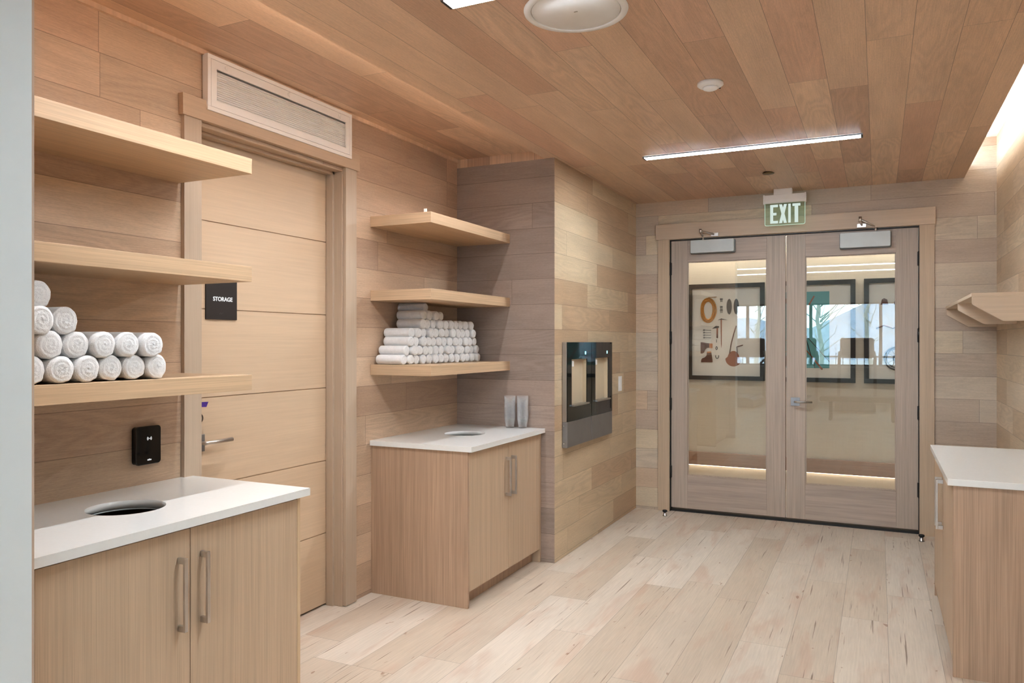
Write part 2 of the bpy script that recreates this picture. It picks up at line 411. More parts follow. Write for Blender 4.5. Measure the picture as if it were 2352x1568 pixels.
lv = B(-2.885, -2.874, 2.568, 2.634, 1.005, 1.085).build('door_handle', 'satin', D, bevel=.001); lv['label'] = 'satin steel lever handle on square rose'
MB().tube([(-2.874, 2.60, 1.048), (-2.832, 2.60, 1.048), (-2.828, 2.61, 1.048), (-2.828, 2.76, 1.050)], .0095, 16).build('lever', 'nickel', lv)
db = MB().lathe([(.0, 0), (.026, 0), (.028, .006), (.024, .014), (.0, .014)], (-2.885, 2.598, 1.163), 0, 32).build('deadbolt', 'darknickel', D)
MB().lathe([(.0, 0), (.012, 0), (.012, .005), (0, .006)], (-2.871, 2.598, 1.163), 0, 24).build('key_cylinder', 'nickel', db)
s = thing('storage_sign', (-2.885, 2.74, 1.73), 'square dark plaque reading STORAGE on the storage door, partly behind the middle shelf', 'sign')
B(-2.885, -2.877, 2.644, 2.838, 1.63, 1.832).build('plate', 'signblack', s, bevel=.001)
text('lettering', 'STORAGE', .0285, 'ink_glow', (-2.8765, 2.747, 1.728), ROT_PX, s, bold=.0006, sx=.98)
for i in range(4): MB().lathe([(.0,0),(.0013,0),(.001,.0008),(0,.001)], (-2.877, 2.728+i*.006, 1.658+(.004 if i % 2 else 0)), 0, 8).build('braille_dot', 'lightgrey', s)
m = MB(); m.prism([(2.59, 1.216), (2.652, 1.212), (2.664, 1.236), (2.59, 1.238)], 0, -2.885, -2.8835)
tag(m.build('purple_tape', 'purple'), 'strip of purple masking tape on the storage door above the lock', 'tape')

# ------------------------------------------------------------------ return air grille
g = thing('vent_grille', (XL, 3.05, 2.705), 'white louvred return air grille above the storage door', 'vent')
gy0, gy1, gz0, gz1 = 2.530, 3.583, 2.577, 2.833; gx = XL+.030
def ringframe(y0, y1, z0, z1, w, x0, x1):
    m = MB(); m.box(x0, x1, y0, y1, z1-w, z1); m.box(x0, x1, y0, y1, z0, z0+w); m.box(x0, x1, y0, y0+w, z0+w, z1-w); m.box(x0, x1, y1-w, y1, z0+w, z1-w); return m
ringframe(gy0, gy1, gz0, gz1, .019, XL+.004, gx+.008).build('frame', 'ventw', g, bevel=.0012)
pf = MB(); pf.box(gx, gx+.0075, gy0+.0205, gy1-.0205, gz1-.058, gz1-.0205); pf.box(gx, gx+.0075, gy0+.0205, gy1-.0205, gz0+.0205, gz0+.052)
pf.box(gx, gx+.0075, gy0+.0205, gy0+.053, gz0+.052, gz1-.058); pf.box(gx, gx+.0075, gy1-.053, gy1-.0205, gz0+.052, gz1-.058)
hf = pf.build('hinged_face', 'ventw', g)
m = MB(); n = 14; za, zb_ = gz0+.053, gz1-.064; p_ = (zb_-za)/n
for i in range(n):
    z = za+p_*i
    m.prism([(gx-.016, z), (gx+.0005, z), (gx+.0015, z+.0016), (gx-.006, z+p_-.0002), (gx-.016, z+p_-.0002)], 1, gy0+.053, gy1-.053)
m.build('louvers', 'ventw', g)
B(XL+.001, XL+.006, gy0+.02, gy1-.02, gz0+.02, gz1-.02).build('backing', 'ventw', g)
for yy in (2.64, 3.06, 3.47):
    q = MB(); q.lathe([(0, 0), (.010, 0), (.010, .0012), (0, .0012)], (gx+.0075, yy, gz1-.036), 0, 20); q.box(gx+.0075, gx+.0095, yy+.004, yy+.0065, gz1-.050, gz1-.022); q.build('latch', 'ventw', g)

# ------------------------------------------------------------------ cabinets, counters
def u_handle(parent, axis_pos, horiz, z0, z1, out, x, sgn=1):
    """squared bar pull: feet on face x, bar standing out by `out`; horiz = y of bar centre"""
    m = MB(); y = horiz; xb = x+sgn*out; a, b = sorted((xb-sgn*.010, xb))
    m.box(a, b, y-.0065, y+.0065, z0, z1)
    a, b = sorted((x, xb-sgn*.0099)); m.box(a, b, y-.0065, y+.0065, z1-.020, z1); m.box(a, b, y-.0065, y+.0065, z0, z0+.020)
    return m.build('handle', 'nickel', parent, bevel=.0012)
def counter(name, x0, x1, y0, y1, z0, z1, hole, label):
    t = thing(name, ((x0+x1)/2, (y0+y1)/2, z0), label, 'countertop')
    if hole is None:
        B(x0, x1, y0, y1, z0, z1).build('slab', 'quartz', t, bevel=.002); return t
    cx, cy, r = hole; n = 64; m = MB(); o = len(m.v); circ = []; rect = []
    for k in range(n):
        a = 2*PI*k/n; dx, dy = math.cos(a), math.sin(a); circ.append((cx+r*dx, cy+r*dy))
        tt = min(((x1 if dx > 0 else x0)-cx)/dx if abs(dx) > 1e-9 else 1e9, ((y1 if dy > 0 else y0)-cy)/dy if abs(dy) > 1e-9 else 1e9)
        rect.append([cx+tt*dx, cy+tt*dy])
    for X_, Y_ in ((x0,y0),(x0,y1),(x1,y0),(x1,y1)):
        i = min(range(n), key=lambda i: (rect[i][0]-X_)**2+(rect[i][1]-Y_)**2); rect[i] = [X_, Y_]
    for z in (z0, z1):
        m.v += [(a, b, z) for a, b in circ]; m.v += [(a, b, z) for a, b in rect]
    for k in range(n):
        j = (k+1) % n
        m.face([k, j, n+j, n+k]); m.face([2*n+k, 3*n+k, 3*n+j, 2*n+j]); m.face([k, 2*n+k, 2*n+j, j], 0, True); m.face([n+k, n+j, 3*n+j, 3*n+k])
    m.build('slab', 'quartz', t)
    q = MB(); q.lathe([(r+.004, z0-.001), (r+.001, z0-.001), (r+.001, z0-.006), (r+.004, z0-.006), (r+.004, z0-.001)], (cx, cy, 0), 2, 64, closed=True)
    q.build('hole_sleeve', 'sleeve', t)
    return t
def bin_in(cx, cy, label, z=.40):
    m = MB(); m.lathe([(.0, z-.3), (.15, z-.3), (.165, .845-.06), (.160, .845-.06), (.146, z-.29), (0, z-.29)], (cx, cy, 0), 2, 40)
    tag(m.build('waste_bin', 'dark'), label, 'bin')

# near cabinet
cy0, cy1 = 1.302, 2.443; xf = -2.13
K = thing('base_cabinet', (-2.45, 1.87, 0), 'rift oak base cabinet with two steel bar pulls under the near towel shelves', 'cabinet')
m = MB(); m.box(XL+.001, xf-.022, cy0, cy1-.02, .095, .112); m.box(XL+.001, XL+.012, cy0, cy1-.02, .112, .893); m.box(XL+.001, xf-.022, cy0, cy0+.018, .112, .893)
m.box(xf-.06, xf-.022, cy0+.02, cy1-.02, .86, .893)
m.build('carcass', 'cabv', K)
B(XL+.001, xf, cy1-.018, cy1, 0, .893).build('side_panel', ['edge'], K, bevel=.0008)
B(xf-.075, xf-.06, cy0, cy1-.018, 0, .094).build('toe_kick', 'cabside', K)
for a, b, h in ((1.352, 1.8875, 1.842), (1.8905, 2.4235, 1.938)):
    d = B(xf-.020, xf, a, b, .10, .882).build('door', 'cabv', K, bevel=.0006)
    u_handle(d, 1, h, .546, .794, .036, xf)
B(xf-.020, xf, cy0, 1.349, .10, .882).build('filler_strip', 'cabv', K)
counter('countertop', XL+.001, -2.095, 1.300, 2.462, .895, .925, (-2.448, 1.885, .133), 'white quartz counter with round waste hole on the near cabinet')
bin_in(-2.448, 1.885, 'dark waste bin seen through the hole in the near white counter')
# far cabinet
K = thing('base_cabinet', (-2.44, 4.34, 0), 'rift oak base cabinet with two bar pulls in the far niche', 'cabinet')
xf = -2.11; cy0, cy1 = 3.818, YN-.001
m = MB(); m.box(XL+.001, xf-.022, cy0+.02, cy1, .095, .112); m.box(XL+.001, XL+.012, cy0+.02, cy1, .112, .893); m.box(xf-.06, xf-.022, cy0+.02, cy1-.02, .86, .893)
m.box(XL+.001, xf-.001, cy1-.018, cy1, 0, .893)
m.build('carcass', 'cabv', K)
B(XL+.001, xf, cy0, cy0+.018, 0, .893).build('side_panel', 'cabside', K, bevel=.0008)
B(xf-.075, xf-.06, cy0+.02, cy1-.02, 0, .094).build('toe_kick', 'cabside', K)
for a, b, h in ((cy0+.0195, 4.352, 4.318), (4.355, cy1-.020, 4.395)):
    d = B(xf-.020, xf, a, b, .092, .884).build('door', 'cabv', K, bevel=.0006)
    u_handle(d, 1, h, .556, .800, .036, xf)
counter('countertop', XL+.001, -2.078, 3.805, YN-.001, .895, .925, (-2.44, 4.375, .133), 'white quartz counter with round waste hole in the far niche')
bin_in(-2.44, 4.375, 'dark waste bin seen through the hole in the far niche counter')
# right cabinet
K = thing('base_cabinet', (.56, 4.63, 0), 'rift oak base cabinet along the right wall in the foreground', 'cabinet')
xf = .305; cy0, cy1 = 4.0, 5.255
m = MB(); m.box(xf+.022, XR-.001, cy0+.02, cy1-.02, .065, .08); m.box(XR-.012, XR-.001, cy0+.02, cy1-.02, .08, .868); m.box(xf+.022, xf+.06, cy0+.02, cy1-.02, .84, .868)
m.build('carcass', 'cabv', K)
B(xf, XR-.001, cy0, cy0+.018, 0, .868).build('side_panel', 'cabside', K, bevel=.0008)
B(xf, XR-.001, cy1-.018, cy1, 0, .868).build('side_panel', 'cabside', K, bevel=.0008)
B(xf+.06, xf+.075, cy0+.02, cy1-.02, 0, .064).build('toe_kick', 'cabside', K)
for a, b, h in ((cy0+.0195, 4.6255, 4.585), (4.6285, cy1-.0195, 4.668)):
    d = B(xf, xf+.020, a, b, .068, .860).build('door', 'cabv', K, bevel=.0006)
    u_handle(d, 1, h, .54, .80, .034, xf, -1)
counter('countertop', .283, XR-.001, 3.985, 5.27, .870, .900, None, 'plain white quartz counter on the right-hand cabinet')

# ------------------------------------------------------------------ floating shelves
Z3 = ((2.219, 2.282, 'top'), (1.771, 1.834, 'middle'), (1.322, 1.385, 'bottom'))
for z0, z1, w in Z3:
    o = B(XL+.001, -2.35, 1.300, 2.400, z0, z1, (0, 0, 0)).build('floating_shelf', ['shelfy'], bevel=.001)
    tag(o, f'thick oak floating shelf, {w} of three above the near cabinet', 'shelf', 'near floating shelves')
for z0, z1, w in Z3:
    o = B(XL+.001, -2.35, 3.810, YN-.001, z0, z1, (0, 1, 0)).build('floating_shelf', ['shelfy', 'shelfx'], bevel=.001)
    tag(o, f'thick oak floating shelf, {w} of three in the far niche', 'shelf', 'far niche floating shelves')
s = thing('display_clip', (-2.40, 3.845, 2.282), 'tiny white curled clip on the top shelf of the far niche', 'clip')
MB().tube([(-2.408, 3.83, 2.2835), (-2.408, 3.83, 2.297), (-2.400, 3.83, 2.301), (-2.386, 3.83, 2.300)], .0022, 8).build('hook', 'toolgrey', s)
B(-2.406, -2.384, 3.822, 3.8235, 2.283, 2.303).build('tab', 'whitepl', s)

# ------------------------------------------------------------------ rolled towels
def towel_mesh(name, R, L, seed, n=56, squash=1.0):
    """rolled towel along x; front end face at x=0, body to x=-L; centre line at y=z=0"""
    rnd = random.Random(seed); ph = [rnd.uniform(0, 6.28) for _ in range(6)]
    turns = 3.2; v = []; f = []
    def rad(t, x):
        return R*(1+.022*math.sin(2*t+ph[0]+x*6)+.016*math.sin(3*t+ph[1]-x*9)+.010*math.sin(9*t+ph[2]+x*30))
    fl = rnd.uniform(-1.2, -.6)   # towel tail angle
    def flap(t):
        d = (t-fl+PI) % (2*PI)-PI
        return R*.10*max(0, 1-abs(d)/.28)
    def end(sgn, x0):
        rings = []
        for fr in (0., .12, .24, .36, .48, .6, .72, .83, .91, .97, 1.):
            ring = []
            for k in range(n):
                t = 2*PI*k/n
                r = (rad(t, x0)+flap(t))*fr
                sp = math.sin(2*PI*(fr*turns)-t+ph[3])
                bulge = (1-fr**2)*R*.10*rnd.uniform(.9, 1.1) if fr < .9 else 0
                edge = -R*.16*max(0, (fr-.83)/.17)**2.2
                dx = bulge + edge + R*.055*sp*(1 if .1 < fr < .93 else 0) + rnd.uniform(-1, 1)*R*.012
                ring.append((x0+sgn*dx, r*math.cos(t), r*math.sin(t)*squash))
            rings.append(ring)
        return rings
    fr_ = end(1, 0.)
    body = []
    for q in range(1, 13):
        x = -L*q/13
        body.append([(x, (rad(2*PI*k/n, x)+flap(2*PI*k/n))*math.cos(2*PI*k/n)*(1+rnd.uniform(-.006,.006)), (rad(2*PI*k/n, x)+flap(2*PI*k/n))*math.sin(2*PI*k/n)*squash) for k in range(n)])
    bk = end(-1, -L)[::-1]
    rings = fr_ + body + bk
    for r in rings: v += r
    for i in range(len(rings)-1):
        for k in range(n):
            f.append((i*n+k, i*n+(k+1) % n, (i+1)*n+(k+1) % n, (i+1)*n+k))
    me = bpy.data.meshes.new(name); me.from_pydata(v, [], f); me.materials.append(M['towel'])
    for p in me.polygons: p.use_smooth = True
    bm = bmesh.new(); bm.from_mesh(me); bmesh.ops.remove_doubles(bm, verts=bm.verts, dist=1e-5); bmesh.ops.recalc_face_normals(bm, faces=bm.faces); bm.to_mesh(me); bm.free()
    return me
NT_ = [towel_mesh('bath_towel_roll', .0445, .33, i) for i in range(6)]
ordn = ['', 'first', 'second', 'third', 'fourth', 'fifth', 'sixth', 'seventh', 'eighth', 'ninth', 'tenth', 'eleventh', 'twelfth', 'thirteenth', 'fourteenth', 'fifteenth', 'sixteenth', 'seventeenth', 'eighteenth', 'nineteenth', 'twentieth']
rows1 = [('bottom row', 1.385+.0465, [1.508, 1.599, 1.693, 1.787, 1.880, 1.974], 5), ('second row up', 1.385+.127, [1.566, 1.660, 1.752, 1.846, 1.938], 5),
         ('third row up', 1.385+.206, [1.530, 1.621], 2), ('top of the pile', 1.385+.287, [1.528], 1)]
i = 0
for rn, z, ys, _ in rows1:
    for j, y in enumerate(ys):
        o = bpy.data.objects.new('rolled_towel', NT_[i % 6]); C.objects.link(o)
        o.location = (-2.385+random.uniform(-.012, .012), y, z); o.rotation_euler = (0, 0, random.uniform(-.02, .02)); o.scale = (1, 1.0, 1.0)
        k = len(ys)-j
        lab = 'white rolled bath towel alone on top of the near shelf pile' if len(ys) == 1 else f'rolled bath towel, {ordn[k]} from right, {rn} of near shelf pile'
        tag(o, lab, 'towel', 'rolled bath towels on the near bottom shelf'); i += 1
HT = [towel_mesh('hand_towel_roll', .0345, .185, 20+i, 32, .86) for i in range(5)]
rows2 = [('bottom row', 14, 3.865, 4.780), ('second row', 14, 3.898, 4.775), ('third row', 13, 3.935, 4.745), ('fourth row', 12, 3.950, 4.715), ('fifth row', 10, 4.060, 4.690), ('top row', 4, 4.09, 4.295)]
i = 0
for r, (rn, cnt, ya, yb) in enumerate(rows2):
    for j in range(cnt):
        o = bpy.data.objects.new('rolled_towel', HT[i % 5]); C.objects.link(o)
        y = ya+(yb-ya)*j/(cnt-1)
        o.location = (-2.565+random.uniform(-.01, .01), y, 1.385+.0295+.0552*r+random.uniform(-.0015, .0015)); o.rotation_euler = (0, 0, random.uniform(-.03, .03))
        tag(o, f'rolled hand towel, {ordn[j+1]} from left, {rn}{"" if r in (0, 5) else " up"} of far niche stack', 'towel', 'rolled hand towels on the far niche bottom shelf'); i += 1

o = bpy.data.objects.new('rolled_towel', HT[2]); C.objects.link(o); o.location = (-2.60, 4.155, 1.385+.0295+.0552*5+.050); o.rotation_euler = (0, 0, .12)
tag(o, 'single rolled hand towel lying on top of the far niche stack', 'towel', 'rolled hand towels on the far niche bottom shelf')
# ------------------------------------------------------------------ card reader
r = thing('card_reader', (XL, 2.225, 1.09), 'black rounded wall card reader above the near white counter', 'card reader')
MB().prism(rbox2d(2.166, 2.284, 1.012, 1.168, .014), 0, XL+.001, XL+.020).build('housing', 'black', r, bevel=.002)
MB().prism(rbox2d(2.164, 2.286, 1.010, 1.170, .015), 0, XL+.020, XL+.030).build('face', 'blackglass', r, bevel=.003, seg=3)
m = MB(); w = [(2.167, 1.128), (2.167, 1.152), (2.172, 1.162), (2.182, 1.167), (2.268, 1.167), (2.278, 1.162), (2.2835, 1.152), (2.2835, 1.135)]
m.tube([(XL+.0245, a, b) for a, b in w], .0022, 8); m.build('status_strip', 'lightgrey', r)
m = MB()
for rr in (.006, .0105):
    for sg in (0, PI):
        m.tube([(XL+.0308, 2.228+rr*math.cos(sg+q), 1.118+rr*math.sin(sg+q)) for q in [(-.75+1.5*k/8) for k in range(9)]], .0009, 6)
m.lathe([(0, 0), (.0022, 0), (0, .0006)], (XL+.0304, 2.228, 1.118), 0, 12); m.build('contactless_symbol', 'ink_glow', r)
text('lettering', 'salto', .0105, 'ink_glow', (XL+.0306, 2.228, 1.030), ROT_PX, r, ext=.0002, bold=.0003)

# ------------------------------------------------------------------ wall dispensers
def dispenser(ya, yb, label):
    zt, zb, zs = 1.520, .776, .957; x0 = XB+.001; xf = -1.970
    t = thing('wall_dispenser', (XB, (ya+yb)/2, zb), label, 'dispenser', 'wall dispensers')
    wa, wb, wz0, wz1 = ya+.084, yb-.098, 1.065, 1.398
    m = MB(); m.box(x0, xf-.006, ya, ya+.006, zs+.002, zt); m.box(x0, xf-.006, yb-.006, yb, zs+.002, zt); m.box(x0, xf-.006, ya+.006, yb-.006, zt-.006, zt)
    m.build('body', 'steel', t, bevel=.001)
    m = MB(); X0, X1 = xf-.006, xf
    m.box(X0, X1, ya, wa, zs+.002, zt); m.box(X0, X1, wb, yb, zs+.002, zt); m.box(X0, X1, wa, wb, wz1, zt); m.box(X0, X1, wa, wb, zs+.002, wz0)
    m.build('front_panel', 'blackglass', t)
    m = MB(); xb = x0+.002
    m.box(xb, xb+.002, wa, wb, wz0, wz1); m.box(xb, X0, wa-.002, wa, wz0, wz1); m.box(xb, X0, wb, wb+.002, wz0, wz1); m.box(xb, X0, wa, wb, wz1, wz1+.002); m.box(xb, X0, wa, wb, wz0-.002, wz0)
    m.build('recess', 'interior', t)
    B(xf-.014, xf-.001, wa+.016, wa+.046, wz1-.052, wz1-.012).build('nozzle', 'whitepl', t, bevel=.002)
    MB().prism([(xb+.002, wz0), (xf+.018, wz0-.004), (xf+.018, wz0+.008), (xb+.002, wz0+.006)], 1, wa-.002, wb+.012).build('drip_tray', 'steel', t, bevel=.001)
    b = B(x0, xf, ya, yb, zb, zs).build('lower_cover', 'satin', t, bevel=.0015)
    if ya < 5.2:
        for zz in (zb+.028, zs-.028): MB().lathe([(0, 0), (.005, 0), (.004, .002), (0, .002)], (x0+.012, ya-.002, zz), 1, 16).build('screw', 'steel', b)
    B(xf, xf+.0008, yb-.142, yb-.120, 1.430, 1.452).build('display', 'bluelight', t)
dispenser(5.010, 5.508, 'black glass fronted wall dispenser with steel base, nearer of the pair')
dispenser(5.516, 6.010, 'black glass fronted wall dispenser with steel base, beside the light switch')
s = thing('light_switch', (XB, 6.34, 1.165), 'slim ivory wall switch right of the wall dispensers', 'switch')
B(XB+.001, XB+.006, 6.298, 6.385, 1.10, 1.228).build('plate', 'whitepl', s, bevel=.0015)
B(XB+.006, XB+.010, 6.322, 6.361, 1.130, 1.198).build('rocker', 'whitepl', s, bevel=.001)

# ------------------------------------------------------------------ cups
cm = MB(); prof = [(0, 0), (.0265, 0), (.0270, .002), (.0395, .070), (.0405, .0715), (.0405, .074), (.0385, .0745)]
cm.lathe(prof, (0, 0, 0), 2, 28)
cup0 = cm.build('plastic_cup', 'cup')
for si, (cx, cy, nm) in enumerate(((-2.315, 4.795, 'left'), (-2.225, 4.812, 'right'))):
    for k in range(17):
        if si == 0 and k == 0: c = cup0
        else: c = cup0.copy(); C.objects.link(c)
        c.location = (cx+random.uniform(-.0006, .0006), cy, .9252+k*.0093)
        pos = 'bottom cup' if k == 0 else ('topmost cup' if k == 16 else f'{ordn[k+1]} cup from the bottom')
        tag(c, f'clear plastic cup, {pos} of the {nm}-hand stack', 'cup', 'stacked clear cups on the far niche counter')

# ------------------------------------------------------------------ ceiling fittings
def led(x0, x1, y, w, label):
    t = thing('linear_light', ((x0+x1)/2, y, ZC), label, 'ceiling light', 'linear ceiling lights')
    m = MB(); m.box(x0-.012, x1+.012, y-w/2-.004, y-w/2, ZC-.010, ZC-.0005); m.box(x0-.012, x1+.012, y+w/2, y+w/2+.004, ZC-.010, ZC-.0005)
    m.build('channel', 'satin', t)
    for a, b in ((x0-.012, x0), (x1, x1+.012)): B(a, b, y-w/2, y+w/2, ZC-.012, ZC-.0005).build('end_cap', 'hinge', t)
    B(x0, x1, y-w/2, y+w/2, ZC-.011, ZC-.001).build('diffuser', 'led', t)
led(-1.445, -.098, 5.140, .068, 'long glowing linear ceiling light in front of the exit doors')
led(-1.448, -.098, 2.472, .072, 'glowing linear ceiling light cut off by the top edge')
s = thing('ceiling_speaker', (-1.045, 2.745, ZC), 'large round white ceiling speaker grille', 'speaker')
MB().lathe([(.172, -.0005), (.172, -.006), (.176, -.008), (.198, -.006), (.200, -.0005)], (-1.045, 2.745, ZC), 2, 72, closed=True).build('trim_ring', 'whitepl', s)
MB().lathe([(0, -.005), (.169, -.005), (.171, -.0005), (0, -.0005)], (-1.045, 2.745, ZC), 2, 72).build('grille', 'whitepl', s)
B(-1.052, -1.038, 2.742, 2.748, ZC-.0062, ZC-.0048).build('badge', 'steel', s)
s = thing('smoke_detector', (-.743, 3.797, ZC), 'small round white smoke detector on the plank ceiling', 'smoke detector')
MB().lathe([(0, 0), (.062, 0), (.063, -.012), (.052, -.020), (.040, -.022)], (-.743, 3.797, ZC-.0005), 2, 48).build('base', 'whitepl', s)
MB().lathe([(.036, -.022), (.034, -.031), (.022, -.036), (0, -.037)], (-.743, 3.797, ZC-.0005), 2, 48).build('sensor_cap', 'whitepl', s)
B(-.708, -.700, 3.83, 3.838, ZC-.022, ZC-.014).build('indicator', 'dark', s)
tag(MB().lathe([(0, 0), (.030, 0), (.034, -.004), (.042, -.006), (.042, -.010), (.0, -.011)], (-.742, 5.985, ZC-.0003), 2, 40).build('sprinkler_cover', 'sage'), 'small round bronze sprinkler cover plate on the ceiling', 'sprinkler')
# exit sign
ye = 6.69; s = thing('exit_sign', (-.70, ye, ZC), 'green edge-lit EXIT sign hanging over the double doors', 'exit sign')
B(-.785, -.640, ye-.03, ye+.03, 2.742, ZC-.0005).build('canopy', 'whitepl', s, bevel=.002)
hs = MB().prism([(ye-.020, 2.744), (ye+.020, 2.744), (ye+.022, 2.700), (ye+.014, 2.676), (ye-.014, 2.676), (ye-.022, 2.700)], 0, -.856, -.545).build('housing', 'whitepl', s, bevel=.002)
for a, b in ((-.870, -.856), (-.545, -.531)): B(a, b, ye-.024, ye+.024, 2.670, 2.748).build('end_cap', 'whitepl', hs, bevel=.003)
MB().prism([(a, b) for a, b in rbox2d(-.857, -.543, 2.492, 2.69, .014)], 1, ye-.003, ye+.003).build('acrylic_panel', 'acrylic', s)
m = MB(); P_ = rbox2d(-.857, -.543, 2.492, 2.80, .014); P_ = [p for p in P_ if p[1] < 2.676]
P_ = [(-.857, 2.676)] + sorted([p for p in P_ if p[0] < -.7], key=lambda p: (-p[1], p[0])) + sorted([p for p in P_ if p[0] > -.7], key=lambda p: (p[0], p[1])) + [(-.543, 2.676)]
m.tube([(a, ye, b) for a, b in P_], .0022, 6); m.build('lit_edge', 'greenedge', s)
m = MB(); zl0, zl1 = 2.508, 2.664; st = .024; ya, yb = ye-.0045, ye-.0032
def L_(pts): m.prism(pts, 1, ya, yb)
x = -.815
L_([(x, zl0), (x+st, zl0), (x+st, zl1), (x, zl1)])
for z in (zl0, (zl0+zl1)/2-st*.45, zl1-st*.9): m.box(x+st, x+.062-(0 if abs(z-(zl0+zl1)/2) > .02 else .012), ya, yb, z, z+st*.9)
x = -.745
L_([(x, zl0), (x+st, zl0), (x+.062, zl1), (x+.062-st, zl1)]); m.prism([(x, zl1), (x+st, zl1), (x+.062, zl0), (x+.062-st, zl0)], 1, ya-.0004, yb)
x = -.673; L_([(x, zl0), (x+st-.004, zl0), (x+st-.004, zl1), (x, zl1)])
x = -.640; m.box(x, x+.062, ya, yb, zl1-st*.9, zl1); m.box(x+.017, x+.017+.028, ya, yb, zl0, zl1-st*.9)
m.build('lettering', 'exitw', s)

# ------------------------------------------------------------------ double doors (door_2)
D = thing('door_2', (-.70, YB, 0), 'pair of glazed taupe oak doors at the end of the room', None, kind='structure')
yd = 6.852; th = .045
m = MB(); m.box(-1.8, -1.696, YB-.018, YB+.001, 0, 2.445); m.build('casing', 'trimv2', D, bevel=.0012)
m = MB(); m.box(.291, .395, YB-.018, YB+.001, 0, 2.445); m.build('casing', 'trimv2', D, bevel=.0012)
B(-1.818, .402, YB-.028, YB+.001, 2.443, 2.578).build('head_casing', 'trimx', D, bevel=.0012)
m = MB(); m.box(-1.698, -1.691, YB, YB+.10, 0, 2.44); m.box(.287, .295, YB, YB+.10, 0, 2.44); m.box(-1.698, .295, YB, YB+.10, 2.433, 2.44)
m.build('door_jamb', 'hinge', D)
B(-1.69, .286, yd-.002, yd+.07, .0005, .022).build('door_gap_shade', 'hinge', D)  # black strip standing in for the dark gap under the leaves
def leaf(x0, x1, gx0, gx1, hx, hz, lever, closer):
    gz0, gz1 = .330, 2.237; z0, z1 = .034, 2.430
    m = MB()
    g_ = .0008
    m.box(x0, gx0-g_, yd, yd+th, z0, z1, 0); m.box(gx1+g_, x1, yd, yd+th, z0, z1, 0)
    m.box(gx0, gx1, yd+.0005, yd+th, gz1, z1, 1); m.box(gx0, gx1, yd+.0005, yd+th, z0, gz0, 1)
    L = m.build('door_leaf', ['taupev', 'taupex'], D, bevel=.0006)
    B(gx0, gx1, yd+.019, yd+.025, gz0, gz1).build('glass_pane', 'glass', L)
    m = MB(); e = .008
    m.box(gx0, gx1, yd+.010, yd+.018, gz0, gz0+e); m.box(gx0, gx1, yd+.010, yd+.018, gz1-e, gz1); m.box(gx0, gx0+e, yd+.010, yd+.018, gz0+e, gz1-e); m.box(gx1-e, gx1, yd+.010, yd+.018, gz0+e, gz1-e)
    m.build('glazing_bead', 'taupev', L)
    for a, b in hz:
        m = MB().tube([(hx, YB-.003, a), (hx, YB-.003, b)], .0075, 12); m.box(hx-.012, hx+.012, YB-.001, YB+.02, a+.004, b-.004); m.build('hinge', 'hinge', L)
    if lever:
        B(-.668, -.596, yd-.009, yd, .985, 1.055).build('handle_rose', 'satin', L, bevel=.001)
        MB().tube([(-.632, yd-.009, 1.020), (-.632, yd-.052, 1.020), (-.622, yd-.058, 1.020), (-.495, yd-.058, 1.022)], .0085, 14).build('door_handle', 'steel', L)
    ca, cb, cz0, cz1, flip = closer
    MB().prism(rbox2d(ca, cb, cz0, cz1, .010), 1, yd-.058, yd).build('closer_cover', 'alum', L, bevel=.004, seg=3)
    MB().prism(rbox2d(ca-.004, cb+.006, cz0-.006, cz1-.004, .010), 1, yd-.030, yd+.0005).build('closer_body', 'gymgrey', L, bevel=.002)
    return L
leaf(-1.688, -.7125, -1.542, -.864, -1.6935, [(.298, .412), (.905, 1.023), (1.503, 1.621), (2.121, 2.239)], False, (-1.505, -1.128, 2.308, 2.422, 0))
leaf(-.7045, .284, -.553, .127, .2895, [(.292, .412), (.905, 1.019), (1.516, 1.633), (2.122, 2.239)], True, (-.285, .087, 2.288, 2.412, 1))
# closer arms
for k, (sx, ex, px) in enumerate(((-1.395, -1.30, -1.39), (-.02, -.135, -.13))):
    m = MB(); yy = yd-.040
    m.tube([(sx, yy, 2.408), (sx, yy, 2.448)], .010, 14)
    if k == 0:
        m.tube([(sx, yy, 2.447), (sx-.012, yy-.040, 2.492)], .008, 12); m.tube([(sx-.012, yy-.052, 2.478), (sx-.012, yy-.052, 2.512)], .011, 14)
        m.tube([(sx-.012, yy-.050, 2.495), (sx+.10, YB-.045, 2.462)], .0075, 12); m.box(sx+.075, sx+.135, YB-.046, YB-.027, 2.447, 2.475)
    else:
        m.tube([(sx, yy, 2.447), (sx-.105, yy-.045, 2.505)], .008, 12); m.tube([(sx-.112, yy-.050, 2.486), (sx-.112, yy-.050, 2.530)], .011, 14)
        m.tube([(sx-.112, yy-.050, 2.490), (sx-.10, YB-.040, 2.462)], .0075, 12); m.box(sx-.135, sx-.070, YB-.046, YB-.027, 2.447, 2.475)
    m.build('closer_arm', 'nickel', D)
for i, (x, w) in enumerate(((-1.688, 'left'), (.297, 'right'))):
    s = thing('door_stop', (x, 6.62, 0), f'short steel floor door stop at the foot of the {w} side of the double doors', 'door stop', 'floor door stops')
    MB().lathe([(0, 0), (.019, 0), (.019, .006), (.013, .009), (.013, .036), (0, .036)], (x, 6.62, .0005), 2, 28).build('post', 'steel', s)
    MB().lathe([(0, .036), (.019, .036), (.021, .042), (.019, .050), (.013, .052), (0, .053)], (x, 6.62, .0005), 2, 28).build('rubber_ring', 'rubber', s)

